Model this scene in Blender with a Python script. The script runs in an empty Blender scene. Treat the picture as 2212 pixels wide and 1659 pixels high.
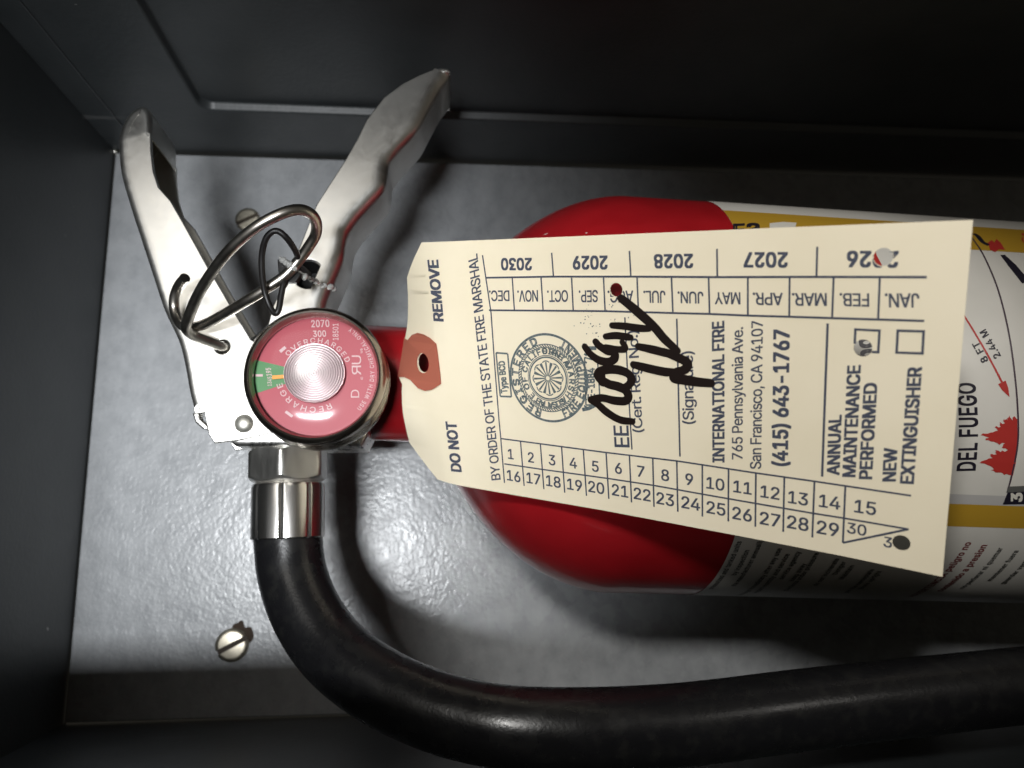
import bpy, bmesh, math, os, random
import numpy as np
from mathutils import Vector, Matrix
from mathutils.geometry import delaunay_2d_cdt
random.seed(4)
S = 0.001                       # everything below is written in millimetres
scn = bpy.context.scene
C = scn.collection

# ------------------------------------------------------------------ camera
F, CX, CY = 1650.0, 1106.0, 829.5          # focal length and centre for a frame 2212 wide
def nrm(v): return v.normalized()
Zc = nrm(-Vector((-146, -301, -F)))
Xc = Vector((18897, -120, -F)); Xc = nrm(Xc - Xc.dot(Zc) * Zc)
Yc = Zc.cross(Xc)
ROT = Matrix((Xc, Yc, Zc))                 # rows: world axes seen by the camera; camera vector -> world vector
CAM = Vector((0, 0, 270))
cd = bpy.data.cameras.new('camera'); cam = bpy.data.objects.new('camera', cd); C.objects.link(cam)
cd.sensor_width = 36; cd.lens = 36 * F / 2212
cd.clip_start = 0.005; cd.clip_end = 20
m = ROT.to_4x4(); m.translation = CAM * S
cam.matrix_world = m
cd.dof.use_dof = True; cd.dof.focus_distance = 0.165; cd.dof.aperture_fstop = 19
scn.camera = cam

# ------------------------------------------------------------------ world, lamps, exposure
w = bpy.data.worlds.new('World'); scn.world = w; w.use_nodes = True
w.node_tree.nodes['Background'].inputs[0].default_value = (1.0, 0.90, 0.72, 1)
w.node_tree.nodes['Background'].inputs[1].default_value = 0.065
def aim(o, tgt):
    z = (o.location - Vector(tgt) * S).normalized(); x = Vector((0, 1, 0)).cross(z).normalized(); y = z.cross(x)
    o.rotation_euler = Matrix((x, y, z)).transposed().to_euler()
def area(name, loc, tgt, sx, sy, power, col):
    l = bpy.data.lights.new(name, 'AREA'); l.shape = 'RECTANGLE'; l.size = sx * S; l.size_y = sy * S
    l.energy = power; l.color = col
    o = bpy.data.objects.new(name, l); C.objects.link(o); o.location = Vector(loc) * S; aim(o, tgt); return o
k_ = area('key_lamp', (-90, -22, 450), (-95, 42, 0), 100, 22, .145, (0.95, 0.975, 1.0))
k_.data.spread = math.radians(42)
area('lever_reflection_fill', (-245, 300, 700), (-30, 40, 60), 260, 250, .40, (1.0, 0.965, 0.90))  # added panel for the bare metal levers to reflect
def spot(name, loc, tgt, size, blend, power, soft, col):
    l = bpy.data.lights.new(name, 'SPOT'); l.energy = power; l.color = col; l.shadow_soft_size = soft * S
    l.spot_size = math.radians(size); l.spot_blend = blend
    o = bpy.data.objects.new(name, l); C.objects.link(o); o.location = Vector(loc) * S; aim(o, tgt); return o
spot('tag_fill_spot', (-90, 110, 430), (44, 30, 125), 28, .5, 3.7, 18, (1.0, .985, .95))  # added spot that brightens the tag and leaves the hose dark
spot('side_lamp', (260, 160, 420), (125, 45, 108), 24, .8, 1.05, 40, (1.0, .96, .9))
scn.view_settings.view_transform = 'Standard'; scn.view_settings.look = 'None'
scn.view_settings.exposure = 0.0; scn.view_settings.gamma = 1.0
scn.render.engine = 'CYCLES'
scn.cycles.use_denoising = True
scn.cycles.max_bounces = 8
scn.cycles.caustics_reflective = False; scn.cycles.caustics_refractive = False

# ------------------------------------------------------------------ pixel -> place
def ray(px, py): return ROT @ Vector((px - CX, -(py - CY), -F))
def at(px, py, z):                          # the point of the photograph that lies z mm in front of the back panel
    d = ray(px, py); return CAM + d * ((z - 270) / d.z)
def at_y(px, py, y):
    d = ray(px, py); return CAM + d * ((y - CAM.y) / d.y)

# ------------------------------------------------------------------ helpers
def link(name, me, mat, parent=None):
    o = bpy.data.objects.new(name, me); C.objects.link(o)
    if mat: me.materials.append(mat)
    if parent: o.parent = parent
    return o
def mesh(name, vs, fs, mat, parent=None, smooth=False, angle=35, bevel=0, seg=2, solid=0, subsurf=0):
    me = bpy.data.meshes.new(name)
    me.from_pydata([tuple(Vector(v) * S) for v in vs], [], fs); me.validate(); me.update()
    o = link(name, me, mat, parent)
    if solid:
        md = o.modifiers.new('solid', 'SOLIDIFY'); md.thickness = solid * S; md.offset = -1
    if bevel:
        md = o.modifiers.new('bevel', 'BEVEL'); md.width = bevel * S; md.segments = seg
        md.limit_method = 'ANGLE'; md.angle_limit = math.radians(40); md.harden_normals = False
    if subsurf:
        md = o.modifiers.new('sub', 'SUBSURF'); md.levels = subsurf; md.render_levels = subsurf
    if smooth or bevel:
        me.polygons.foreach_set('use_smooth', [True] * len(me.polygons))
        if not subsurf: me.set_sharp_from_angle(angle=math.radians(angle))
    return o
def tag(o, label, cat, group=None):
    o['label'] = label; o['category'] = cat
    if group: o['group'] = group
    return o
def empty(name, loc):
    o = bpy.data.objects.new(name, None); C.objects.link(o); o.empty_display_size = 0.01
    o['base'] = list(loc); return o           # kept at the origin so children use scene coordinates
class MB:
    def __init__(s): s.v = []; s.f = []
    def add(s, vs, fs):
        n = len(s.v); s.v += [Vector(v) for v in vs]; s.f += [tuple(i + n for i in f) for f in fs]
    def box(s, x0, x1, y0, y1, z0, z1):
        s.add([(x0,y0,z0),(x1,y0,z0),(x1,y1,z0),(x0,y1,z0),(x0,y0,z1),(x1,y0,z1),(x1,y1,z1),(x0,y1,z1)],
              [(3,2,1,0),(4,5,6,7),(0,1,5,4),(1,2,6,5),(2,3,7,6),(3,0,4,7)])
    def build(s, name, mat, parent=None, **k): return mesh(name, s.v, s.f, mat, parent, **k)
def frame(axis):
    a = nrm(Vector(axis)); b = Vector((0, 0, 1)) if abs(a.z) < .9 else Vector((1, 0, 0))
    u = nrm(b.cross(a)); v = a.cross(u); return u, v, a
def lathe(mb, o, axis, prof, n=64, rad=None, cap=True):
    """prof: list of (distance along axis, radius)"""
    o = Vector(o); u, v, a = frame(axis); vs = []; fs = []
    for (h, r) in prof:
        for k in range(n):
            t = 2 * math.pi * k / n; q = r * (rad(t) if rad else 1)
            vs.append(o + a * h + (u * math.cos(t) + v * math.sin(t)) * q)
    for i in range(len(prof) - 1):
        for k in range(n):
            k2 = (k + 1) % n; fs.append((i*n+k, i*n+k2, (i+1)*n+k2, (i+1)*n+k))
    if cap:
        fs.append(tuple(reversed(range(n)))); fs.append(tuple(range((len(prof)-1)*n, len(prof)*n)))
    mb.add(vs, fs)
def crom(pts, n=8):
    P = [Vector(p) for p in pts]; P = [2*P[0]-P[1]] + P + [2*P[-1]-P[-2]]; out = []
    for i in range(1, len(P)-2):
        for k in range(n):
            t = k / n; a, b, c, d = P[i-1:i+3]
            out.append(.5*((2*b)+(c-a)*t+(2*a-5*b+4*c-d)*t*t+(3*b-a-3*c+d)*t**3))
    out.append(P[-2]); return out
def tube(mb, path, r, n=16, cap=True):
    path = [Vector(p) for p in path]; vs = []; fs = []; u = None
    for i, p in enumerate(path):
        t = nrm(path[min(i+1, len(path)-1)] - path[max(i-1, 0)])
        if u is None: u, _, _ = frame(t)
        u = nrm(u - u.dot(t) * t); v = t.cross(u)
        rr = r(i / (len(path)-1)) if callable(r) else r
        for k in range(n):
            a = 2*math.pi*k/n; vs.append(p + (u*math.cos(a) + v*math.sin(a)) * rr)
    for i in range(len(path)-1):
        for k in range(n):
            k2 = (k+1) % n; fs.append((i*n+k, i*n+k2, (i+1)*n+k2, (i+1)*n+k))
    if cap:
        fs.append(tuple(reversed(range(n)))); fs.append(tuple(range((len(path)-1)*n, len(path)*n)))
    mb.add(vs, fs)

DG = lambda: bpy.context.evaluated_depsgraph_get()
def shape(loops, ext=0.0, bev=0.0, res=2):
    """filled flat outline with holes (loops of (x, y)); returns verts, faces, in the loops' units"""
    cu = bpy.data.curves.new('t', 'CURVE'); cu.dimensions = '2D'; cu.fill_mode = 'BOTH'
    cu.extrude = ext; cu.bevel_depth = bev; cu.bevel_resolution = res
    if bev: cu.offset = -bev
    for lp in loops:
        sp = cu.splines.new('POLY'); sp.points.add(len(lp)-1); sp.use_cyclic_u = True
        for p, q in zip(sp.points, lp): p.co = (q[0], q[1], 0, 1)
    o = bpy.data.objects.new('t', cu); C.objects.link(o)
    me = bpy.data.meshes.new_from_object(o.evaluated_get(DG()))
    vs = [v.co.copy() for v in me.vertices]; fs = [tuple(p.vertices) for p in me.polygons]
    bpy.data.objects.remove(o); bpy.data.curves.remove(cu); bpy.data.meshes.remove(me)
    return vs, fs
try:
    FONT = bpy.data.fonts.load(os.path.join(bpy.utils.system_resource('DATAFILES', path='fonts'), 'Inter.woff2'))
except Exception:
    FONT = None
def text(body, bold=0.0, space=1.0, res=3, shear=0.0, word=1.0):
    """flat lettering: glyph outlines filled by winding number; bold thickens the strokes by drawing the outline
    four more times a hair to each side and filling the union"""
    cu = bpy.data.curves.new('t', 'FONT'); cu.body = body; cu.size = 1
    if FONT: cu.font = FONT
    cu.space_character = space + bold * 2; cu.resolution_u = res if bold == 0 else min(res, 2)
    cu.shear = shear; cu.fill_mode = 'NONE'; cu.space_word = word
    o = bpy.data.objects.new('t', cu); C.objects.link(o)
    me = bpy.data.meshes.new_from_object(o.evaluated_get(DG()))
    V0 = [v.co.to_2d() for v in me.vertices]; E0 = [tuple(e.vertices) for e in me.edges]
    bpy.data.objects.remove(o); bpy.data.curves.remove(cu); bpy.data.meshes.remove(me)
    V, E = [], []
    d = bold * .8
    for dx, dy in ([(0, 0)] if not bold else [(-d, -d * .7), (d, -d * .7), (-d, d * .7), (d, d * .7)]):
        k = len(V); V += [Vector((p.x + dx, p.y + dy)) for p in V0]; E += [(a + k, b + k) for a, b in E0]
    A = np.array([[*V[a], *V[b]] for a, b in E])
    r_ = delaunay_2d_cdt(V, E, [], 0, 1e-6); vs, fs = r_[0], [f for f in r_[2] if len(f) == 3]
    P2 = np.array([tuple(p) for p in vs]); c = P2[np.array(fs)].mean(axis=1); x0, y0, x1, y1 = A.T; keep = []
    with np.errstate(all='ignore'):
        for q in range(0, len(c), 500):
            cx, cy = c[q:q+500, 0:1], c[q:q+500, 1:2]
            xi = x0 + (cy - y0) * (x1 - x0) / (y1 - y0)
            w = ((y0 <= cy) & (y1 > cy) & (xi > cx)).sum(1) - ((y0 > cy) & (y1 <= cy) & (xi > cx)).sum(1)
            keep += [k + q for k in np.nonzero(w)[0]]
    return [Vector((p.x, p.y, 0)) for p in vs], [tuple(fs[k]) for k in keep]
CAP = max(v.y for v in text('H')[0])

# ------------------------------------------------------------------ materials
def mat(name, col, rough=0.5, metal=0.0, spec=0.5, coat=0.0, coat_r=0.1):
    m = bpy.data.materials.new(name); m.use_nodes = True; b = m.node_tree.nodes['Principled BSDF']
    b.inputs['Base Color'].default_value = (*col, 1); b.inputs['Roughness'].default_value = rough
    b.inputs['Metallic'].default_value = metal; b.inputs['Specular IOR Level'].default_value = spec
    b.inputs['Coat Weight'].default_value = coat; b.inputs['Coat Roughness'].default_value = coat_r
    return m
def N(m, t, **k):
    n = m.node_tree.nodes.new(t)
    for a, v in k.items(): setattr(n, a, v)
    return n
def L(m, a, b): m.node_tree.links.new(a, b)
def noise(m, scale, detail=3, stretch=(1, 1, 1), rough=.5, dist=0):
    tc = N(m, 'ShaderNodeTexCoord'); mp = N(m, 'ShaderNodeMapping'); mp.inputs['Scale'].default_value = stretch
    L(m, tc.outputs['Object'], mp.inputs[0]); n = N(m, 'ShaderNodeTexNoise')
    n.inputs['Scale'].default_value = scale; n.inputs['Detail'].default_value = detail
    n.inputs['Roughness'].default_value = rough; n.inputs['Distortion'].default_value = dist
    L(m, mp.outputs[0], n.inputs[0]); return n.outputs[0]
def ramp(m, src, stops):
    r = N(m, 'ShaderNodeValToRGB'); el = r.color_ramp.elements
    while len(el) < len(stops): el.new(.5)
    for e, (p, c) in zip(el, stops):
        e.position = p; e.color = (*c, 1) if isinstance(c, tuple) else (c, c, c, 1)
    L(m, src, r.inputs[0]); return r.outputs[0]
def bump(m, src, strength, dist, prev=None):
    b = N(m, 'ShaderNodeBump'); b.inputs['Strength'].default_value = strength; b.inputs['Distance'].default_value = dist * S
    L(m, src, b.inputs['Height'])
    if prev is not None: L(m, prev, b.inputs['Normal'])
    return b.outputs[0]
def P(m): return m.node_tree.nodes['Principled BSDF']

# grey orange-peel paint of the back panel
M_panel = mat('grey_orange_peel_paint', (.25, .265, .285), .30, spec=.55)
L(M_panel, ramp(M_panel, noise(M_panel, 170, 5, (1, .7, 1), .6), [(.3, (.265, .275, .285)), (.52, (.32, .33, .34)), (.75, (.365, .375, .385))]), P(M_panel).inputs['Base Color'])
b1 = bump(M_panel, noise(M_panel, 760, 2, (1, .8, 1), .55), .8, .15)
b1 = bump(M_panel, noise(M_panel, 190, 2), .6, .2, b1)
L(M_panel, b1, P(M_panel).inputs['Normal'])
L(M_panel, ramp(M_panel, noise(M_panel, 120, 4), [(.3, .23), (.7, .32)]), P(M_panel).inputs['Roughness'])
M_wall = mat('dark_grey_paint', (.085, .09, .095), .42, spec=.5)
L(M_wall, ramp(M_wall, noise(M_wall, 60, 5), [(.3, (.030, .035, .037)), (.7, (.042, .047, .049))]), P(M_wall).inputs['Base Color'])
L(M_wall, bump(M_wall, noise(M_wall, 700, 2), .5, .12), P(M_wall).inputs['Normal'])
M_red = mat('red_gloss_paint', (.42, .006, .012), .36, spec=.5, coat=.5, coat_r=.1)
L(M_red, ramp(M_red, noise(M_red, 90, 6), [(.3, (.30, .006, .010)), (.7, (.37, .009, .014))]), P(M_red).inputs['Base Color'])
rb_ = bump(M_red, noise(M_red, 420, 2), .45, .09)
L(M_red, rb_, P(M_red).inputs['Normal']); L(M_red, rb_, P(M_red).inputs['Coat Normal'])
def speck(m, base, col, scale, thr, stretch=(1, 1, 1), soft=.02, seed=0.0, amt=1.0):
    n = noise(m, scale, 2, stretch, .5, .3); mx = N(m, 'ShaderNodeMix', data_type='RGBA')
    n.node.noise_dimensions = '4D'; n.node.inputs['W'].default_value = seed
    L(m, ramp(m, n, [(thr, 0.0), (thr + soft, amt)]), mx.inputs[0]); L(m, base, mx.inputs[6]); mx.inputs[7].default_value = (*col, 1)
    L(m, mx.outputs[2], P(m).inputs['Base Color']); return mx.outputs[2]
def basec(m): return P(m).inputs['Base Color'].links[0].from_socket
c_ = speck(M_red, basec(M_red), (.62, .50, .46), 260, .755, (1, 1, 1), .02, 2.0, .8)
c_ = speck(M_wall, basec(M_wall), (.32, .32, .31), 420, .775, (.6, 1, 1), .02, 1.0, .9)
speck(M_wall, c_, (.20, .20, .195), 60, .70, (.12, 1, 1), .02, 4.0, .35)
c_ = speck(M_panel, basec(M_panel), (.10, .095, .09), 300, .765, (1, .45, 1), .02, 7.0, .7)
def brushed(name, col, rough, sc, st, amt=.12, bs=.1):
    m = mat(name, col, rough, metal=1.0)
    n = noise(m, sc, 4, st, .65)
    L(m, ramp(m, n, [(.25, max(.05, rough-amt)), (.75, rough+amt)]), P(m).inputs['Roughness'])
    c0 = tuple(c*.93 for c in col); c1 = tuple(min(1, c*1.06) for c in col)
    L(m, ramp(m, noise(m, 130, 5), [(.3, c0), (.7, c1)]), P(m).inputs['Base Color'])
    L(m, bump(m, n, bs, .03), P(m).inputs['Normal']); return m
M_alu = brushed('brushed_aluminium', (.90, .885, .84), .34, 420, (1, 1, 1), .05, .06)
M_valve = brushed('scratched_bare_aluminium', (.84, .83, .80), .30, 240, (2.5, .5, 1))
M_nut = brushed('machined_steel_nut', (.70, .69, .66), .34, 300, (2, .3, 2), .05, .05)
M_ferr = mat('crimped_steel', (.80, .78, .75), .24, metal=1)
M_wire = mat('dull_steel_wire', (.40, .36, .30), .30, metal=1)
L(M_wire, ramp(M_wire, noise(M_wire, 240, 5), [(.35, (.36, .335, .30)), (.65, (.60, .57, .52))]), P(M_wire).inputs['Base Color'])
M_bezel = mat('dark_bronze_bezel', (.36, .32, .28), .26, metal=1)
M_case = brushed('gauge_case_metal', (.34, .31, .26), .28, 300, (1, 1, 4))
M_rivet = mat('bright_rivet', (.86, .85, .78), .45, metal=1)
M_screw = brushed('cream_screw_head', (.62, .57, .46), .38, 500, (1, 1, 1), .1, .6)
M_rub = mat('black_rubber', (.009, .009, .010), .36, spec=.5)
L(M_rub, bump(M_rub, noise(M_rub, 1400, 3), .7, .06, bump(M_rub, noise(M_rub, 130, 3), .08, .15)), P(M_rub).inputs['Normal'])
L(M_rub, ramp(M_rub, noise(M_rub, 320, 6), [(.5, (.008, .008, .009)), (.85, (.016, .016, .015))]), P(M_rub).inputs['Base Color'])
L(M_rub, ramp(M_rub, noise(M_rub, 160, 4), [(.3, .22), (.7, .34)]), P(M_rub).inputs['Roughness'])
M_blk = mat('black_plastic', (.008, .007, .007), .42, spec=.35)
M_hole = mat('bore_shade', (.006, .005, .005), .5)  # near black, the shade inside the handle hole as colour
M_paper = mat('cream_card', (.84, .765, .60), .62, spec=.25)
L(M_paper, ramp(M_paper, noise(M_paper, 45, 6, (1, 1, 1), .6), [(.3, (.80, .72, .545)), (.7, (.85, .77, .60))]), P(M_paper).inputs['Base Color'])
pb = bump(M_paper, noise(M_paper, 1500, 3), .35, .03)
L(M_paper, bump(M_paper, noise(M_paper, 28, 1), .25, .5, pb), P(M_paper).inputs['Normal'])
M_ink = mat('slate_blue_ink', (.052, .060, .095), .55, spec=.3)
L(M_ink, ramp(M_ink, noise(M_ink, 2500, 3), [(.3, (.042, .05, .08)), (.72, (.085, .095, .13))]), P(M_ink).inputs['Base Color'])
M_seal = mat('grey_green_stamp_ink', (.085, .115, .135), .6, spec=.3)
L(M_seal, ramp(M_seal, noise(M_seal, 2200, 3), [(.3, (.06, .085, .10)), (.75, (.17, .20, .20))]), P(M_seal).inputs['Base Color'])
M_pen = mat('brown_black_marker', (.012, .007, .006), .35, spec=.5)
M_patch = mat('terracotta_patch', (.38, .115, .075), .65, spec=.25)
L(M_patch, bump(M_patch, noise(M_patch, 900, 3), .3, .04), P(M_patch).inputs['Normal'])
M_label = mat('white_vinyl_label', (.60, .585, .54), .38, spec=.45)
L(M_label, ramp(M_label, noise(M_label, 60, 5), [(.3, (.56, .545, .50)), (.7, (.63, .61, .565))]), P(M_label).inputs['Base Color'])
M_yel = mat('yellow_print', (.42, .25, .025), .4); M_lblk = mat('black_print', (.012, .01, .02), .4)
M_lgry = mat('grey_print', (.10, .10, .095), .4); M_lred = mat('red_print', (.40, .03, .025), .4)
M_fine = mat('fine_grey_print', (.055, .055, .05), .5); M_lwht = mat('cream_print', (.62, .60, .54), .4)
M_thin = mat('thin_plum_print', (.05, .03, .045), .4)
M_dred = mat('dial_red', (.40, .055, .078), .45); M_dgrn = mat('dial_green', (.055, .24, .075), .45)
M_dwht = mat('dial_white_print', (.62, .47, .47), .5); M_need = mat('orange_needle', (.85, .36, .04), .4)
M_hub = mat('spun_silver_hub', (.52, .47, .48), .33, metal=1)
M_clear = mat('cloudy_clear_plastic', (.75, .75, .72), .18); P(M_clear).inputs['Transmission Weight'].default_value = .55
def glassy(name, tint, gl):
    m = bpy.data.materials.new(name); m.use_nodes = True; nt = m.node_tree; nt.nodes.clear()
    out = nt.nodes.new('ShaderNodeOutputMaterial'); mx = nt.nodes.new('ShaderNodeMixShader')
    tr = nt.nodes.new('ShaderNodeBsdfTransparent'); tr.inputs[0].default_value = (*tint, 1)
    g = nt.nodes.new('ShaderNodeBsdfGlossy'); g.inputs['Roughness'].default_value = gl
    fr = nt.nodes.new('ShaderNodeFresnel'); fr.inputs[0].default_value = 1.36
    nt.links.new(fr.outputs[0], mx.inputs[0]); nt.links.new(tr.outputs[0], mx.inputs[1]); nt.links.new(g.outputs[0], mx.inputs[2])
    nt.links.new(mx.outputs[0], out.inputs[0]); return m
M_lens = glassy('clear_gauge_lens', (.97, .93, .94), .13)

# ------------------------------------------------------------------ the cabinet
XL, XR, YB, YT, ZF = -120.6, 300.0, -62.0, 135.0, 172.0
cab = empty('fire_cabinet', (0, 0, 0))
tag(cab, 'dark grey painted metal cabinet with a lighter grey back panel round the extinguisher', 'cabinet')
mb = MB(); mb.box(XL + .4, XR, YB + .5, YT - 1.0, -1.5, 0)
mb.build('back_panel', M_panel, cab, bevel=.55, seg=3)
# upper side wall with a shallow pressed recess
c = at_y(405, 192, YT); XCN, ZCN = c.x, 30.0
def recess(x, z):
    r = 5.0
    dx, dz = (XCN + r) - x, (ZCN + r) - z
    if dx > 0 and dz > 0: d = math.hypot(dx, dz) - r
    else: d = max(dx, dz) - r
    t = min(1, max(0, (-d) / 1.5)); return 2.6 * t * t * (3 - 2 * t)
xs = [XL + (XCN - 3 - XL) * i / 3 for i in range(3)] + [XCN - 3 + i * .3 for i in range(50)] + [XCN + 12 + (XR - XCN - 12) * i / 40 for i in range(41)]
zs = [-3, 10, 20] + [27 + i * .25 for i in range(44)] + [40 + (ZF - 40) * i / 20 for i in range(21)]
vs = [(x, YT + recess(x, z), z) for z in zs for x in xs]; nx = len(xs)
fs = [(j*nx+i, (j+1)*nx+i, (j+1)*nx+i+1, j*nx+i+1) for j in range(len(zs)-1) for i in range(nx-1)]
mesh('upper_side_panel', vs, fs, M_wall, cab, smooth=True, angle=80)
mb = MB(); mb.box(XL - 1.2, XL, YB - 1.2, YT + 3, -3, ZF); mb.build('end_panel', M_wall, cab, bevel=.3)
mb = MB(); mb.box(XL, XR, YB - 1.2, YB, -3, ZF); mb.build('lower_side_panel', M_wall, cab, bevel=.3)
LIP = -33.4
mb = MB(); mb.box(XL, XR, YB, LIP, ZF - 1.2, ZF); mb.build('front_lip', M_wall, cab, bevel=.3)
# folded corner tab on the upper wall
a = at_y(243, 243, YT); b_ = at_y(46, 4, YT)
mb = MB(); mb.add([(XL, YT - .5, 1), (a.x, YT - .5, 3), (b_.x, YT - .5, ZF), (XL, YT - .5, ZF), (XL, YT, 1), (a.x, YT, 3), (b_.x, YT, ZF), (XL, YT, ZF)],
                  [(0, 1, 2, 3), (7, 6, 5, 4), (0, 4, 5, 1), (1, 5, 6, 2), (2, 6, 7, 3), (3, 7, 4, 0)])
mb.build('corner_fold', M_wall, cab, bevel=.2)
mb = MB(); p = at(247, 326, 1.2); lathe(mb, p - Vector((0, 0, 1)), (0, 0, 1), [(0, .9), (.7, .8), (1.2, .3)], 16); mb.build('weld_spot', M_rivet, cab, smooth=True, angle=60)
M_slot = mat('slot_shade', (.05, .038, .028), .8)  # dark brown slot floor, the slot's shade put into the colour
def screw(px, py, r, ang, label=None):
    c = at(px, py, 0); mb = MB()
    g = .15 * r; h = r * .30
    for s in (1, -1):                     # two half domes with the slot between
        n = 14; rings = [(0, 1.0), (h * .6, .985), (h * .9, .90), (h, .72)]; vs = []; fs = []
        for (z, q) in rings:
            R = r * q
            for k in range(n + 1):
                t0 = math.asin(min(.99, g / R)); t = t0 + (math.pi - 2 * t0) * k / n
                vs.append((R * math.cos(t), s * R * math.sin(t), z))
        for i in range(3):
            for k in range(n):
                f = (i*(n+1)+k, i*(n+1)+k+1, (i+1)*(n+1)+k+1, (i+1)*(n+1)+k); fs.append(f if s > 0 else f[::-1])
        top = tuple(3*(n+1)+k for k in range(n+1)); fs.append(top if s > 0 else top[::-1])
        wall = [i*(n+1) for i in range(4)] + [i*(n+1)+n for i in (3, 2, 1, 0)]; fs.append(tuple(wall) if s < 0 else tuple(wall[::-1]))
        M = Matrix.Rotation(ang, 3, 'Z'); mb.add([c + M @ Vector(v) for v in vs], fs)
    o = mb.build('screw', M_screw, cab, smooth=True, angle=40)
    mb = MB(); lathe(mb, c, (0, 0, 1), [(0, r * .97), (h * .1, r * .96)], 28); mb.build('slot', M_slot, o)
    if label: o['label'] = label
screw(536, 476, 4.5, math.radians(28), 'slotted screw beside the pull ring')
screw(502, 1393, 5.4, math.radians(27), 'slotted screw with a rusty stain, left of the hose')
# rust stain round the lower screw
c = at(521, 1379, 0.0); lp = []
for k in range(60):
    t = 2 * math.pi * k / 60; r = 4.0 * (1 + .16 * math.sin(3 * t + 1) + .09 * math.sin(5 * t) + .06 * math.sin(8 * t + 2) + random.uniform(-.02, .02))
    lp.append((c.x + r * math.cos(t) * .85, c.y + r * math.sin(t) * 1.35))
v, f = shape([lp]); mesh('rust_stain', [(p.x, p.y, .02) for p in v], f, mat('rust_brown', (.035, .022, .014), .9), cab)

# ------------------------------------------------------------------ the extinguisher
ext = empty('fire_extinguisher', (0, 33, 0))
tag(ext, 'red dry chemical fire extinguisher lying across the cabinet, white and yellow label, round pressure gauge', 'fire extinguisher')
TILT = -0.04
AX0 = Vector((45.87, 36.2, 57.2)); AXD = Vector((math.cos(TILT), math.sin(TILT), 0.0)); AXN = Vector((-AXD.y, AXD.x, 0)); R = 55.1
def cyl(X, s, r=R):                        # X along the axis from the shoulder, s arc length upwards from the front line
    a = s / R; return AX0 + AXD * X + AXN * (r * math.sin(a)) + Vector((0, 0, r * math.cos(a)))
def cyl_at(px, py):
    d = nrm(ray(px, py)); o = CAM - AX0
    o2 = o - AXD * o.dot(AXD); d2 = d - AXD * d.dot(AXD)
    A, B, Q = d2.dot(d2), o2.dot(d2), o2.dot(o2) - R * R; D = B * B - A * Q
    t = (-B - math.sqrt(max(D, 0))) / A; p = o + d * t
    return p.dot(AXD), R * math.atan2(p.dot(AXN), p.z)
mb = MB(); prof = []
DA, EX = 50.1, 1.797                       # the shoulder is a superellipse of revolution
for k in range(0, 33):
    t = math.radians(14 + (90 - 14) * k / 32); prof.append((-DA * math.cos(t) ** (2 / EX) if k < 32 else 0, R * math.sin(t) ** (2 / EX)))
prof += [(260, R)]
lathe(mb, AX0, AXD, prof, 160, cap=False)
body = mb.build('red_cylinder', M_red, ext, smooth=True, angle=60)
mb = MB(); lathe(mb, AX0, AXD, [(-71, 14.5), (-71, 15.6), (-70.5, 16), (-50, 16), (-48, 17), (-46.5, 19)], 72)
mb.build('neck_collar', M_red, ext, smooth=True, angle=40)
# label wrapped on the cylinder
X0L = cyl_at(1590, 1150)[0]
def wrap(pts2, r): return [cyl(p[0], p[1], r) for p in pts2]
def patch(name, X0, X1, s0, s1, m, r, parent=body, n=None):
    n = n or max(4, int(abs(s1 - s0) / 1.5)); vs = []; fs = []
    for k in range(n + 1):
        s = s0 + (s1 - s0) * k / n; vs += [cyl(X0, s, r), cyl(X1, s, r)]
    for k in range(n): fs.append((2*k, 2*k+1, 2*k+3, 2*k+2))
    return mesh(name, vs, fs, m, parent, smooth=True, angle=60)
patch('label', X0L, 250, -math.pi * R * .75, math.pi * R * .62, M_label, R + .12, n=160)
ys = [cyl_at(2150, 1091)[1], cyl_at(2150, 1139)[1]]
patch('yellow_stripe', X0L + .0, 250, ys[0], ys[1], M_yel, R + .16)
yu = [cyl_at(1650, 461)[1], cyl_at(1650, 512)[1]]
patch('yellow_stripe', X0L + .0, 250, yu[0], yu[1], M_yel, R + .16)
patch('grey_band', X0L + .0, 250, cyl_at(2150, 1070)[1], ys[0], mat('pale_grey_print', (.43, .42, .41), .4), R + .14)
def cyl_text(mb, body_, b0, b1, c0, bold=0, r=R+.2, **k):
    v, f = text(body_, bold, **k)
    xa, xb = min(p.x for p in v), max(p.x for p in v)
    B0, B1, C0 = [Vector(cyl_at(*q)) for q in (b0, b1, c0)]
    mb.add([cyl(*(B0 + (B1 - B0) * ((p.x - xa) / (xb - xa)) + (C0 - B0) * (p.y / CAP)), r + p.z) for p in v], f)
for args in [('DEL FUEGO', (2105, 1016), (2104, 827), (2066, 1017), .028), ('8 FT', (2134, 779), (2111, 737), (2121, 786), .03),
             ('2.44 M', (2161, 769), (2127, 711), (2148, 777), .03), ('ES', (1583, 486), (1640, 484), (1583, 513), .05)]:
    mb = MB(); cyl_text(mb, *args); mb.build('label_lettering', M_lblk, body)
def cyl_ribbon(mb, pts, w, r=R+.2):
    Q = [Vector(cyl_at(*p)) for p in pts]; vs = []
    for i, p in enumerate(Q):
        t = nrm(Q[min(i+1, len(Q)-1)] - Q[max(i-1, 0)]); n = Vector((-t.y, t.x)); ww = w[i] if isinstance(w, (list, tuple)) else w
        vs += [cyl(*(p + n * ww/2), r), cyl(*(p - n * ww/2), r)]
    mb.add(vs, [(2*i, 2*i+1, 2*i+3, 2*i+2) for i in range(len(Q)-1)])
def cr2(p, n=6): return [(v.x, v.y) for v in crom([(a, b, 0) for a, b in p], n)]
mb = MB(); cyl_ribbon(mb, cr2([(2100, 516), (2125, 555), (2155, 627), (2178, 720), (2192, 820), (2198, 905), (2197, 960), (2187, 1015), (2176, 1058)]), .42)
mb.build('printed_arc', M_thin, body)
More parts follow.
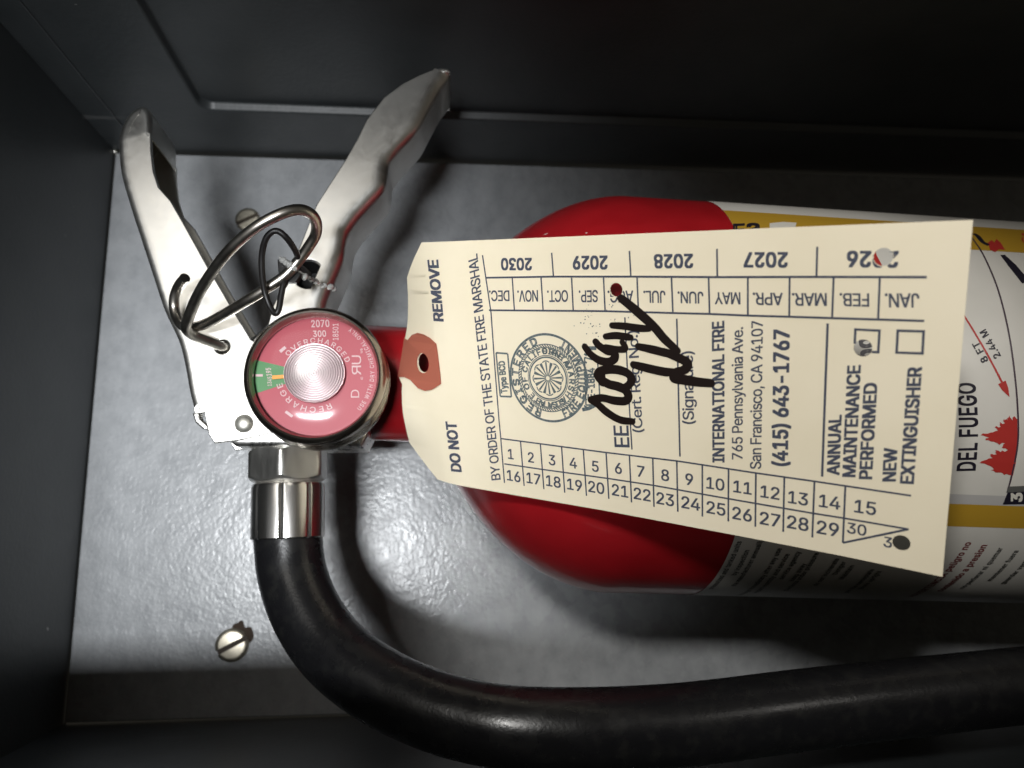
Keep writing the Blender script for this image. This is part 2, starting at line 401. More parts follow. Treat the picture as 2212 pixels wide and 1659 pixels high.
mb = MB(); cyl_ribbon(mb, [(2070, 665), (2100, 712), (2130, 763), (2155, 810), (2168, 836)], .5)
cyl_ribbon(mb, [(2163, 826), (2170, 840), (2179, 857)], [2.0, 1.6, .1])
mb.build('red_arrow', M_lred, body)
def cyl_poly(mb, pts, r=R+.2):
    v, f = shape([[tuple(Vector(cyl_at(*p))) for p in pts]]); mb.add([cyl(p.x, p.y, r) for p in v], f)
mb = MB()
fl = [(2196, 906), (2190, 899), (2186, 908), (2180, 897), (2176, 909), (2168, 904), (2170, 914), (2158, 912), (2161, 922), (2148, 922), (2154, 930), (2139, 934), (2117, 940), (2136, 945), (2128, 951), (2146, 954), (2158, 961), (2170, 957), (2163, 966), (2176, 972),
      (2160, 976), (2148, 972), (2152, 981), (2138, 981), (2143, 989), (2124, 994), (2112, 999), (2134, 1005), (2146, 1013), (2139, 1015), (2158, 1020), (2168, 1025), (2187, 1026), (2193, 1000), (2197, 960)]
fr_ = random.Random(3); fl2 = []
for k in range(len(fl)):
    (ax, ay), (bx, by) = fl[k], fl[(k+1) % len(fl)]; fl2.append((ax, ay)); L_ = math.hypot(bx-ax, by-ay)
    if L_ > 9 and not (ax > 2186 and bx > 2186):
        for q_ in (.33, .66): o_ = fr_.uniform(-2.6, 2.6); fl2.append((ax + (bx-ax)*q_ + (by-ay)/L_*o_ - 1.5, ay + (by-ay)*q_ - (bx-ax)/L_*o_))
cyl_poly(mb, fl2); mb.build('flame_print', M_lred, body); mb = MB()
cyl_poly(mb, [(2133, 526), (2141, 520), (2147, 525), (2152, 518), (2161, 526), (2170, 541), (2157, 540), (2149, 546), (2138, 541)]); mb.build('flame_print', M_lred, body); mb = MB()
cyl_poly(mb, [(2206, 505), (2216, 506), (2216, 540), (2212, 527), (2206, 520)]); mb.build('flame_print', M_lred, body); mb = MB()
cyl_poly(mb, [(1871, 545), (1889, 536), (1893, 553), (1905, 575), (1895, 590), (1880, 580)])
mb.build('flame_print', M_lred, body)
mb = MB(); cyl_ribbon(mb, [(2165, 552), (2185, 574), (2200, 592), (2216, 612)], [1.3, 2.2, 2.3, 2.4])
mb.build('black_print_bar', M_lblk, body); mb = MB()
cyl_ribbon(mb, cr2([(2103, 506), (2112, 512), (2122, 524), (2135, 531)]), [1.3]*19); mb.build('black_print_bar', M_lblk, body); mb = MB()
cyl_poly(mb, [(2176, 1061), (2230, 1058), (2230, 1088), (2165, 1089)])
mb.build('black_print_bar', M_lblk, body)
mb = MB(); cyl_poly(mb, [(2178, 1050), (2230, 1048), (2230, 1060), (2172, 1063)], R + .23); mb.build('grey_print_bar', M_lgry, body)
mb = MB(); cyl_text(mb, '3', (2206, 1083), (2206, 1063), (2183, 1083), .05, R + .26); mb.build('printed_numeral', M_lwht, body)
mb = MB(); cyl_text(mb, 'oo', (1889, 777), (1882, 728), (1852, 780), .05); cyl_text(mb, 'EL FUEGO', (1860, 905), (1860, 765), (1835, 905), .02)
mb.build('hidden_lettering', M_lblk, body)
mb = MB(); cyl_poly(mb, [(1662, 484), (1690, 481), (1720, 483), (1716, 500), (1662, 503)], R + .24); mb.build('white_print_patch', M_lwht, body)
# small warning text round the lower side
warn = ['pressurized and tanked units', 'by inspection', 'the manufacturer annually', 'Recharge immediately after any use', 'inspect monthly and service', 'service agency', 'keep away', 'Contents under pressure', 'do not incinerate', 'Danger', 'Maintain', 'per the nameplate', 'Store upright']
mbk, mbr = MB(), MB()
cols = [(1602, 1168, 1505, 1262), (1619, 1187, 1540, 1262), (1649, 1163, 1552, 1262), (1689, 1183, 1585, 1278), (1706, 1195, 1610, 1278), (1730, 1190, 1630, 1278), (1742, 1216, 1640, 1278),
        (1769, 1193, 1680, 1278), (1813, 1205, 1714, 1280), (1828, 1212, 1726, 1280), (1846, 1220, 1740, 1280), (1889, 1228, 1780, 1282), (1905, 1232, 1800, 1282)]
for (px, py, qx, qy), wtxt in zip(cols, warn):
    Xa, sa = cyl_at(px, py); L_ = 26 + 6 * random.random()
    v, f = text(wtxt, .03, res=1); xa, xb = min(p.x for p in v), max(p.x for p in v)
    h = 1.25; ln = (xb - xa) * h / CAP * .95
    mbk.add([cyl(Xa - p.y / CAP * h, sa - ln + (p.x - xa) / (xb - xa) * ln, R + .2 + p.z) for p in v], f)
for k, wtxt in enumerate(['ADVERTENCIA peligro no', 'contenido a presion', 'no perforar ni quemar', 'mantener fuera', 'guardar vertical']):
    Xa, sa = cyl_at(2098 + k * 34, 1170 + 6 * k)
    v, f = text(wtxt, .03, res=1); xa, xb = min(p.x for p in v), max(p.x for p in v)
    h = 1.7 if k < 2 else 1.3; ln = (xb - xa) * h / CAP * .95
    (mbr if k < 2 else mbk).add([cyl(Xa - p.y / CAP * h, sa - ln + (p.x - xa) / (xb - xa) * ln, R + .2 + p.z) for p in v], f)
mbk.build('warning_text', M_fine, body)['kind'] = 'stuff'; mbr.build('warning_text', mat('dull_red_print', (.16, .03, .03), .5), body)['kind'] = 'stuff'

# ---- valve, levers
def pl(pts, z): return [at(px, py, z) for px, py in pts]
def inset(pts, idx, d):                     # pull chosen points of a closed outline inwards
    n = len(pts); A = sum(pts[i].x * pts[(i+1) % n].y - pts[(i+1) % n].x * pts[i].y for i in range(n)); sg = 1 if A > 0 else -1
    out = []
    for i, p in enumerate(pts):
        if i in idx:
            t = nrm((pts[(i+1) % n] - pts[i-1]).to_2d()); nn = Vector((-t.y, t.x)) * sg; out.append(p.to_2d() + nn * d)
        else: out.append(p.to_2d())
    return out
def plate(mb, pts, z_top, th, holes=(), bev=.25):
    v, f = shape([[(p[0], p[1]) for p in pts]] + [list(h) for h in holes], th / 2 - bev, bev, 2)
    mb.add([(p.x, p.y, z_top - th / 2 + p.z) for p in v], f)
def web(mb, line, zt, zb, side, r=2.4, th=1.4, flange=1.5, taper=9):
    """a bent strip: rolls from the near flange over the edge and back to the far flange"""
    prof = [(-r - flange, 0)] + [(-r + r * math.sin(a), -r + r * math.cos(a)) for a in [math.pi/2 * k/6 for k in range(7)]]
    H = zt - zb
    prof += [(0, -H + r)] + [(-r + r * math.cos(a), -H + r - r * math.sin(a)) for a in [math.pi/2 * k/6 for k in range(1, 7)]] + [(-r - flange, -H)]
    inner = []
    for i, (a, b) in enumerate(prof):
        q0 = Vector(prof[max(i-1, 0)]); q1 = Vector(prof[min(i+1, len(prof)-1)]); t = nrm(q1 - q0); inner.append((a + t.y * th, b - t.x * th))
    loop = prof + inner[::-1]; n = len(loop); vs = []; fs = []; L2 = [p.to_2d() for p in line]
    for i, p in enumerate(L2):
        t = nrm(L2[min(i+1, len(L2)-1)] - L2[max(i-1, 0)]); nn = Vector((-t.y, t.x)) * side
        q = min(1, .12 + i / taper); q = q * (2 - q)
        vs += [(p.x + nn.x * a * q, p.y + nn.y * a * q, zt + b) for a, b in loop]
    for i in range(len(L2)-1):
        for k in range(n): k2 = (k+1) % n; fs.append((i*n+k, i*n+k2, (i+1)*n+k2, (i+1)*n+k))
    fs.append(tuple(range(n))); fs.append(tuple((len(L2)-1)*n+k for k in reversed(range(n)))); mb.add(vs, fs)
def dens(p, n=5): return [v for v in crom(p, n)]
ZN, ZB_ = 74.0, 53.0
# operating lever (left)
Lout = [(325, 296), (325, 264), (321, 238), (311, 225), (296, 223), (278, 235), (264, 256), (256, 280), (253, 308), (258, 370), (279, 445), (300, 510), (327, 593), (352, 668), (383, 735), (397, 790), (408, 850), (420, 893)]
Lin = [(432, 893), (441, 891), (451, 939), (463, 957), (514, 951), (569, 939), (610, 925), (650, 860), (640, 790), (590, 760), (542, 733), (498, 660), (446, 572), (394, 478), (368, 433), (342, 404), (331, 370), (326, 330)]
outl = dens(pl(Lout, ZN), 4)
allp = outl + pl(Lin, ZN)
pinh = at(480, 749, ZN)
hole = [(pinh.x + 1.9 * math.cos(2*math.pi*k/24), pinh.y + 1.9 * math.sin(2*math.pi*k/24)) for k in range(24)]
mb = MB()
plate(mb, inset(allp, set(range(2, len(outl)-2)), 1.4), ZN - .06, 1.5, [hole])
plate(mb, inset(allp, set(range(2, len(outl)-2)), 1.4), ZB_ + 1.5, 1.5)
web(mb, outl, ZN, ZB_, -1, r=1.7, flange=1.0, taper=3)
bm = bmesh.new()
for p in mb.v: bm.verts.new(p)
bm.verts.ensure_lookup_table()
for q_ in mb.f: bm.faces.new([bm.verts[i] for i in q_])
ba, bb_ = at(255, 309, ZN), at(322, 288, ZN); bt = nrm((bb_ - ba).to_2d()); bn = Vector((-bt.y, bt.x, 0))
for off_ in (0, .6, 1.2): bmesh.ops.bisect_plane(bm, geom=bm.verts[:] + bm.edges[:] + bm.faces[:], plane_co=ba + bn * off_, plane_no=bn)
for p in bm.verts:
    dd = max(0, (p.co - ba).to_2d().dot(bn.to_2d())); p.co.z -= .1 * max(0, dd - .6)
bm.verts.index_update(); mb = MB(); mb.v = [p.co.copy() for p in bm.verts]; mb.f = [tuple(x.index for x in q_.verts) for q_ in bm.faces]; bm.free()
lev = mb.build('operating_lever', M_alu, ext, smooth=True, angle=38)
# carry handle (right)
Rl = [(600, 770), (575, 715), (590, 660), (620, 600), (684, 441), (744, 348), (770, 303), (792, 258), (829, 210), (870, 180), (905, 162), (930, 152), (945, 148), (957, 147), (967, 149)]
Rr = [(973, 154), (970, 162), (962, 173), (948, 192), (926, 232), (904, 273), (880, 300), (859, 322), (840, 350), (836, 378), (829, 404), (800, 437), (772, 468), (753, 497), (745, 525), (740, 556), (722, 601), (703, 649), (700, 700), (715, 760)]
rr = dens(pl(Rr, ZN - .5), 5); rl = pl(Rl, ZN - .5)
allp = rl + rr
mb = MB()
hc = at(664, 590, ZN)
hh = [(hc.x + 4.0 * math.cos(2*math.pi*k/32), hc.y + 4.0 * math.sin(2*math.pi*k/32)) for k in range(32)]
ids = set(range(len(rl) + 3, len(allp) - 2))
plate(mb, inset(allp, ids, 2.4), ZN - .56, 1.5, [hh])
plate(mb, inset(allp, ids, 2.4), ZB_ + 1.5, 1.5)
web(mb, rr, ZN - .5, ZB_, 1, r=3.0)
mb.build('carry_handle', M_alu, ext, smooth=True, angle=38)
mb = MB(); lathe(mb, (hc.x, hc.y, ZN - 12), (0, 0, 1), [(0, .2), (0, 3.95), (10.2, 3.95)], 32, cap=False); mb.build('handle_hole_shade', M_hole, ext, smooth=True)  # added near-black cup, paints the shade inside the hole
# valve body behind the gauge
mb = MB(); plate(mb, pl([(503, 955), (520, 968), (700, 969), (786, 968), (800, 940), (800, 745), (770, 700), (600, 700), (545, 745), (545, 900)], 66), 71.5, 20, bev=1.2)
mb.build('valve_body', M_valve, ext, smooth=True, angle=35)
mb = MB(); plate(mb, pl([(418, 893), (432, 893), (436, 906), (449, 918), (452, 930), (440, 927), (424, 913)], 72), 73, 3, bev=.4)
mb.build('lever_stop', M_valve, ext, smooth=True)
mb = MB(); rc = at(527, 915, ZN); lathe(mb, rc - Vector((0, 0, .6)), (0, 0, 1), [(0, 2.45), (.5, 2.42), (1.1, 2.1), (1.6, 1.5), (1.9, .8), (2.0, .1)], 32)
mb.build('rivet', M_rivet, ext, smooth=True, angle=50)

# ---- gauge
ZG = 92.0
gc = at(679, 808, ZG); g = empty('pressure_gauge', gc); g.parent = ext
RO = (at(829, 808, ZG) - gc).length
def lat(name, o, prof, m, parent, n=96, angle=40, **k):
    mb = MB(); lathe(mb, o, (0, 0, 1), prof, n, **k); return mb.build(name, m, parent, smooth=True, angle=angle)
q = RO
z0 = Vector((gc.x, gc.y, 0))
lat('case', z0, [(72, 5), (77, 6), (78.5, q*.70), (79.5, q*.99), (80.2, q*1.045), (81.5, q*1.055), (83, q*1.04), (84.5, q*1.0), (88, q*.985)], M_case, g)
lat('bezel', z0, [(87.5, q*.985), (88.2, q*1.02), (89.6, q*1.035), (91.0, q*1.02), (91.9, q*.985), (92.2, q*.955), (92.0, q*.93), (91.3, q*.915), (90.9, q*.90), (90.2, q*.895), (89.0, q*.90)], M_bezel, g, cap=False)
ZD = 88.6
dial = MB(); lathe(dial, (gc.x, gc.y, ZD - .6), (0, 0, 1), [(0, q*.905), (.6, q*.905)], 96); dl = dial.build('dial', M_dred, g)
def dp(px, py, z=ZD):                       # dial print
    return at(px, py, z)
dcen = at(681, 808, ZD)
def sector(mb, a0, a1, r0, r1, z, n=20):
    vs = []; 
    for k in range(n+1):
        a = a0 + (a1-a0)*k/n
        for r in (r0, r1): vs.append((dcen.x + r*math.cos(a), dcen.y + r*math.sin(a), z))
    mb.add(vs, [(2*k, 2*k+1, 2*k+3, 2*k+2) for k in range(n)])
def ang(px, py): p = dp(px, py) - dcen; return math.atan2(p.y, p.x) % (2*math.pi)
mb = MB(); sector(mb, ang(558, 779), ang(550, 851), 0, q*.90, ZD + .06); mb.build('green_zone', M_dgrn, g)
unit = (dp(781, 808) - dp(681, 808)).length / 100      # mm per photo pixel on the dial
mb = MB()
def dial_text(body_, b0, b1, c0, bold=.01):
    v, f = text(body_, bold, res=2); xa, xb = min(p.x for p in v), max(p.x for p in v)
    B0, B1, C0 = [dp(*t) for t in (b0, b1, c0)]
    mb.add([B0 + (B1-B0)*((p.x-xa)/(xb-xa)) + (C0-B0)*(p.y/CAP) + Vector((0, 0, .1 + p.z)) for p in v], f)
def arc_text(body_, r, a_mid, h, inward=False, bold=.01, sp=1.0, span=90):
    v, f = text(body_, bold, res=2, space=sp); xa, xb = min(p.x for p in v), max(p.x for p in v); k = h / CAP; track = math.radians(span) * (r + (-h if inward else h) * .5) / ((xb - xa) * k)
    out = []
    for p in v:
        x = (p.x - (xa+xb)/2) * k * track; y = p.y * k
        if inward: a = a_mid + x / r; rr_ = r - y
        else: a = a_mid - x / r; rr_ = r + y
        out.append((dcen.x + rr_*math.cos(a), dcen.y + rr_*math.sin(a), ZD + .1 + p.z))
    mb.add(out, f)
dial_text('2070', (673, 707), (712, 706), (672, 692), .02)
dial_text('300', (677, 728), (705, 727), (676, 715), .02)
dial_text('18501', (731, 735), (731, 699), (719, 735), .01)
dial_text('195', (587, 812), (585, 795), (576, 812), .02)
dial_text('1345', (587, 834), (587, 814), (578, 834), .01)
dial_text('D', (776, 859), (776, 842), (758, 859), 0)
dial_text('R', (780, 790), (780, 810), (760, 790), 0); dial_text('U', (780, 787), (780, 768), (760, 787), 0)
dial_text('us', (783, 763), (783, 753), (777, 763), .012)
dial_text('c', (784, 820), (784, 814), (778, 820), .012)
arc_text('OVERCHARGED', 70*unit, math.radians(84), 11*unit, False, .012, 1.3, 115)
arc_text('RECHARGE', 73*unit, math.radians(247), 12*unit, False, .012, 1.3, 94)
arc_text('USE WITH DRY CHEMICAL ONLY', 128*unit, math.radians(8), 9*unit, True, .01, 1.2, 98)
for (p0, p1, w) in [((552, 811), (568, 811), 5), ((605, 760), (617, 750), 7), ((617, 889), (632, 900), 6)]:
    A_, B_ = dp(*p0), dp(*p1); t = nrm(B_-A_); n_ = Vector((-t.y, t.x, 0))*w/2*unit
    up = Vector((0, 0, .1)); mb.add([A_+n_+up, A_-n_+up, B_-n_+up, B_+n_+up], [(0, 1, 2, 3)])
mb.build('dial_print', M_dwht, g)
mb = MB(); nb = [at(588, 811, ZD+.8), at(588, 819, ZD+.8), at(680, 812, ZD+.8), at(680, 806, ZD+.8)]
mb.add([p for p in nb] + [p - Vector((0, 0, .3)) for p in nb], [(0, 1, 2, 3), (7, 6, 5, 4), (0, 4, 5, 1), (1, 5, 6, 2), (2, 6, 7, 3), (3, 7, 4, 0)]); mb.build('needle', M_need, g)
hr = 66 * unit; prof = [(0, hr)]; nring = 13
for k in range(nring):
    r0 = hr * (1 - k / nring); dz = .18
    prof += [(.5 + dz, r0 - hr/nring*.25), (.5 + dz, r0 - hr/nring*.5), (.5, r0 - hr/nring*.8)]
prof += [(.55, .05)]
lat('spun_hub', (dcen.x, dcen.y, ZD + .9), prof, M_hub, g, angle=70)
lens = [(0, q*.90), (.4, q*.89)] + [(.4 + 1.35*(1-(r)**4), q*.89*r) for r in (.97, .93, .88, .82, .75, .66, .55, .4, .2, .01)]
lat('lens', (gc.x, gc.y, 90.6), lens, M_lens, g, angle=80, cap=False)

# ---- hose with its nut and ferrule
hz = 61.0
h0, h1 = at(624, 945, hz), at(622, 1166, hz); hd = nrm(h1 - h0)
def hat(py): return (at(623, py, hz) - h0).dot(hd)
hose = empty('hose', h0); hose.parent = ext
def hexr(t):
    a = (t + math.radians(30)) % (math.pi/3) - math.pi/6; return 1 / math.cos(a)
RN = 9.35
mb = MB(); lathe(mb, h0, hd, [(hat(930), 8.0), (hat(957), 8.8), (hat(966), 8.6), (hat(969), 8.0)], 48); mb.build('outlet_boss', M_valve, ext, smooth=True)
mb = MB()
u_, v_, a_ = frame(hd)
off = math.atan2(v_.z, u_.z)               # angle that faces the camera
def hexr2(t):
    a = (t - off) % (math.pi/3) - math.pi/6; return 1 / math.cos(a)
# hexagon whose corner faces out of the cabinet
n = 144
def cone(py, lim): return [h0 + a_*hat(py) + (u_*math.cos(2*math.pi*k/n) + v_*math.sin(2*math.pi*k/n)) * (RN * min(1.135, lim, hexr2(2*math.pi*k/n))) for k in range(n)]
rings = [cone(py, lim) for py, lim in [(966, .90), (968, .97), (970.5, 1.02), (973, 1.06), (976, 1.10), (979, 1.14), (1030, 1.14), (1033, 1.10), (1035.5, 1.06), (1038, 1.02), (1040, .97), (1041.5, .90)]]
vs = sum(rings, []); fs = [(i*n+k, i*n+(k+1) % n, (i+1)*n+(k+1) % n, (i+1)*n+k) for i in range(len(rings)-1) for k in range(n)]
mb.add(vs, fs + [tuple(reversed(range(n))), tuple(range(11*n, 12*n))]); mb.build('hose_nut', M_nut, hose, smooth=True, angle=25)
def crimp(t):
    a = ((t - off + math.pi/8) % (math.pi/4)) - math.pi/8; return 1 - .032 * math.exp(-(a/.045)**2) - .012 * (1 - (abs(a)/(math.pi/8)))
mb = MB(); lathe(mb, h0, hd, [(hat(1040), RN*.86), (hat(1043), RN*.92), (hat(1046), RN*.985), (hat(1053), RN*1.015), (hat(1160), RN*1.015), (hat(1163), RN*.99), (hat(1163), RN*.9)], 288, rad=crimp)
mb.build('ferrule', M_ferr, hose, smooth=True, angle=30)
hp = [at(622, 1140, 61), at(623, 1170, 61), at(632, 1240, 62), at(660, 1318, 65), at(708, 1392, 69), at(775, 1452, 74), at(862, 1503, 79), at(990, 1550, 85), at(1160, 1574, 90), at(1450, 1566, 90), at(1782, 1526, 88), at(2240, 1476, 84), at(2600, 1440, 80)]
mb = MB(); tube(mb, crom(hp, 14), 8.75, 40); mb.build('rubber_tube', M_rub, hose, smooth=True, angle=60)

# ------------------------------------------------------------------ pull pin with its ring
W = 1.27
pp = [(400, 600, 84), (386, 618, 81), (377, 643, 79), (377, 668, 78), (384, 690, 78.5), (397, 705, 80), (422, 706, 81), (450, 697, 83), (480, 681, 86), (534, 649, 91), (574, 624, 93), (615, 596, 94), (645, 563, 95), (668, 531, 97), (682, 506, 99), (683, 480, 102), (670, 461, 105), (643, 453, 107),
      (602, 464, 108), (547, 495, 107), (493, 543, 103), (452, 597, 97), (424, 645, 92), (408, 685, 88), (402, 708, 85), (414, 722, 82), (438, 733, 79), (460, 741, 76.5), (480, 749, 74), (500, 757, 70), (520, 765, 66)]
mb = MB(); tube(mb, crom([at(*p) for p in pp], 10), W, 20)
pin = mb.build('pull_pin', M_wire, None, smooth=True, angle=50)
tag(pin, 'dull steel wire pull pin with a large ring, pushed through the left lever', 'pull pin')

# ------------------------------------------------------------------ black tamper seal
sealt = empty('tamper_seal', at(600, 600, 90))
tag(sealt, 'thin black plastic tamper seal looped through the pull ring above the gauge', 'tamper seal')
lp = [(648, 566, 94), (637, 540, 99), (620, 515, 102), (602, 500, 103), (586, 502, 103), (573, 519, 102), (566, 550, 100), (566, 590, 98), (572, 630, 96), (582, 660, 95), (594, 677, 94), (602, 668, 94), (607, 640, 94), (613, 612, 94), (622, 594, 93)]
mb = MB(); tube(mb, crom([at(*p) for p in lp], 8), lambda t: .72 + .5 * max(0, t - .9) * 10 * .3, 14); mb.build('loop', M_blk, sealt, smooth=True, angle=60)
v, f = shape([[(p.x, p.y) for p in [at(*k, 92) for k in [(601, 563), (607, 562), (622, 577), (645, 583), (652, 596), (640, 612), (622, 612), (614, 624), (609, 618), (603, 592)]]]], .7, .25)
mesh('flag', [(p.x, p.y, 92 + p.z) for p in v], f, M_blk, sealt, smooth=True)
mb = MB(); tube(mb, [at(640, 577, 93.5), at(652, 584, 90), at(664, 594, 74)], 1.1, 16); mb.build('barrel', M_blk, sealt, smooth=True, angle=60)
mb = MB()
for (px, py, z, r) in [(612, 563, 94, .9), (620, 568, 94.5, 1.0), (628, 574, 95, 1.0), (636, 580, 95, .85), (657, 597, 90, .9), (672, 603, 85, .7), (684, 609, 82, .8), (700, 617, 79, .8), (714, 621, 78, .9), (722, 625, 77, .7)]:
    c = at(px, py, z); vs = []; 
    for i in range(5):
        th = math.pi * (i+.5) / 5
        for k in range(8):
            a = 2*math.pi*k/8; rr_ = r * random.uniform(.75, 1.2); vs.append(c + Vector((math.sin(th)*math.cos(a), math.sin(th)*math.sin(a), math.cos(th))) * rr_)
    mb.add(vs, [(i*8+k, i*8+(k+1) % 8, (i+1)*8+(k+1) % 8, (i+1)*8+k) for i in range(4) for k in range(8)] + [tuple(range(8)), tuple(reversed(range(32, 40)))])
tube(mb, crom([at(604, 556, 93), at(640, 582, 94), at(690, 612, 81), at(724, 625, 76)], 6), .3, 8)
mb.build('clear_strand', M_clear, sealt, smooth=True, angle=80)

# ------------------------------------------------------------------ inspection tag
TA, TB, TC = 76.0, .8591, .4670            # plane of the card: z = TA + TB x + TC y
def tp(px, py):
    d = ray(px, py); t = (TA - 270) / (d.z - TB*d.x - TC*d.y); return CAM + d*t
TN = nrm(Vector((-TB, -TC, 1))); TO = tp(908, 524); TU = nrm(tp(2102, 475) - TO); TV = TN.cross(TU)
def tl(px, py): p = tp(px, py) - TO; return Vector((p.dot(TU), p.dot(TV)))
def curl(u, v):                             # the card is not quite flat: its mouth end lifts a little
    e = max(0, 8 - u); return -.011 * e * e * (1 + .45*math.cos((v + 19)/7)) + .10*math.sin(v*.12)*max(0, 1 - u/12)
def tw(u, v, h=0.0): return TO + TU*u + TV*v + TN*(h + curl(u, v))
card = empty('inspection_tag', TO)
tag(card, 'cream card inspection tag with punched calendar and black pen signature, over the cylinder', 'inspection tag')
out = [(908, 524), (863, 602), (858, 640), (851, 676), (846, 705), (840, 728), (836, 745), (836, 790), (840, 822), (852, 835), (856, 876), (861, 926), (863, 965), (885, 990), (910, 1014), (938, 1039), (987, 1048), (1300, 1102), (1588, 1156), (1820, 1201), (2036, 1246), (2058, 990), (2080, 730), (2102, 475), (1700, 491), (1300, 508)]
def circ(px, py, r, n=28):
    c = tl(px, py); return [(c.x + r*math.cos(2*math.pi*k/n)*(1+.04*math.sin(3*k)), c.y + r*math.sin(2*math.pi*k/n)) for k in range(n)]
HR = 1.47
holes = [circ(1908, 555, HR*1.0), circ(1331, 626, HR*.93), circ(1864, 752, HR), circ(1947, 1173, HR*.97), circ(907, 786, 2.3)]
v, f = shape([[tuple(tl(*p)) for p in out]] + holes)
# refine so the card can curl, then give it thickness
import bmesh
bm = bmesh.new()
for p in v: bm.verts.new(p)
bm.verts.ensure_lookup_table()
for q_ in f: bm.faces.new([bm.verts[i] for i in q_])
for k in range(1, 12):
    x = k * .9
    bmesh.ops.bisect_plane(bm, geom=bm.verts[:] + bm.edges[:] + bm.faces[:], plane_co=(x, 0, 0), plane_no=(1, 0, 0))
for k in range(1, 56):
    g_ = [e for e in bm.verts[:] + bm.edges[:] + bm.faces[:] if True]
    bmesh.ops.bisect_plane(bm, geom=g_, plane_co=(0, -k * 1.0, 0), plane_no=(0, 1, 0))
bmesh.ops.triangulate(bm, faces=bm.faces[:])
bm.normal_update()
vs = [tw(p.co.x, p.co.y) for p in bm.verts]; bm.verts.index_update(); fs = [tuple(x.index for x in q_.verts) for q_ in bm.faces]
bm.faces.ensure_lookup_table()
if bm.faces[0].normal.z < 0: fs = [q_[::-1] for q_ in fs]
bm.free()
ec = {}
for q_ in fs:
    for i in range(len(q_)): ec[(q_[i], q_[(i+1) % len(q_)])] = 1
nv = len(vs); low = [p - TN*.28 for p in vs]; vs2 = vs + low; fs2 = fs + [tuple(i + nv for i in q_[::-1]) for q_ in fs]
for (i, j) in list(ec):
    if (j, i) not in ec: k = len(vs2); vs2 += [vs[i], low[i], low[j], vs[j]]; fs2.append((k, k+1, k+2, k+3))
mesh('card', vs2, fs2, M_paper, card, smooth=True, angle=180)
po = [(836, 738), (853, 741), (868, 728), (888, 722), (908, 724), (926, 731), (942, 743), (950, 792), (954, 829), (932, 842), (916, 845), (898, 840), (876, 824), (858, 819), (838, 820)]
hc2 = tl(907, 786)
v, f = shape([[tuple(tl(*p)) for p in po], [(hc2.x + 2.42*math.cos(2*math.pi*k/28), hc2.y + 2.42*math.sin(2*math.pi*k/28)) for k in range(28)]], 0)
def tag_mesh(name, v, f, m, h, parent=card):
    bm = bmesh.new(); [bm.verts.new((p[0], p[1], p[2] if len(p) > 2 else 0)) for p in v]; bm.verts.ensure_lookup_table()
    for q_ in f:
        try: bm.faces.new([bm.verts[i] for i in q_])
        except ValueError: pass
    bm.normal_update()
    if min(p[0] for p in v) < 10:
        for k in range(1, 12): bmesh.ops.bisect_plane(bm, geom=bm.verts[:] + bm.edges[:] + bm.faces[:], plane_co=(k*.9, 0, 0), plane_no=(1, 0, 0))
        for k in range(1, 56): bmesh.ops.bisect_plane(bm, geom=bm.verts[:] + bm.edges[:] + bm.faces[:], plane_co=(0, -k, 0), plane_no=(0, 1, 0))
    bm.verts.index_update()
    vs = [tw(p.co.x, p.co.y, h + p.co.z) for p in bm.verts]; fs = [tuple(x.index for x in (q_.verts if q_.normal.z > 0 else reversed(q_.verts[:]))) for q_ in bm.faces]
    bm.free(); return mesh(name, vs, fs, m, parent, smooth=name == 'reinforcing_patch', angle=180)
tag_mesh('reinforcing_patch', v, f, M_patch, .34)
# --- printing
class TMB:
    def __init__(s): s.v = []; s.f = []
    def add(s, vs, fs): n = len(s.v); s.v += [(p[0], p[1], p[2] if len(p) > 2 else 0.0) for p in vs]; s.f += [tuple(i+n for i in q_) for q_ in fs]
PH = [(tl(1908, 555), HR*1.05), (tl(1331, 626), HR*1.0), (tl(1864, 752), HR*1.05), (tl(1947, 1173), HR*1.02)]
def clip(v, f):                             # no ink over the punched holes
    keep = []
    for q_ in f:
        c = sum((Vector(v[i]).to_2d() for i in q_), Vector((0, 0))) / len(q_)
        if all((c - h).length > r for h, r in PH): keep.append(q_)
    return keep
def t3(mb, body_, b0, b1, c0, bold=0, **k):
    k.setdefault('space', .9); v, f = text(body_, bold, **k); xa, xb = min(p.x for p in v), max(p.x for p in v)
    B0, B1, C0 = tl(*b0), tl(*b1), tl(*c0)
    mb.add([(B0 + (B1-B0)*((p.x-xa)/(xb-xa)) + (C0-B0)*(p.y/CAP)).to_3d() + Vector((0, 0, p.z)) for p in v], f)
RZ = [0]
def rib(mb, pts, w, local=False):
    RZ[0] = (RZ[0] + 1) % 9; hz_ = RZ[0] * .003
    Q = [Vector(p) if local else tl(*p) for p in pts]; vs = []
    for i, p in enumerate(Q):
        t = nrm(Q[min(i+1, len(Q)-1)] - Q[max(i-1, 0)]); n = Vector((-t.y, t.x)); ww = w[i] if isinstance(w, (list, tuple)) else w
        vs += [(p + n*ww/2).to_3d() + Vector((0, 0, hz_)), (p - n*ww/2).to_3d() + Vector((0, 0, hz_))]
    mb.add(vs, [(2*i, 2*i+1, 2*i+3, 2*i+2) for i in range(len(Q)-1)])
BD = .035
LT = TMB()
t3(LT, 'REMOVE', (957, 695), (945, 558), (934, 697), .042, shear=.12)
t3(LT, 'DO NOT', (997, 1020), (985, 908), (975, 1021), .042, shear=.12)
t3(LT, 'BY ORDER OF THE STATE FIRE MARSHAL', (1081.6, 1036), (1031, 547), (1062.5, 1038), .018)
t3(LT, 'EE', (1360, 966.5), (1357, 919), (1328.5, 965.6), .018)
t3(LT, '(Cert. Reg. No.)', (1388.5, 934), (1377, 713), (1368, 934), .014)
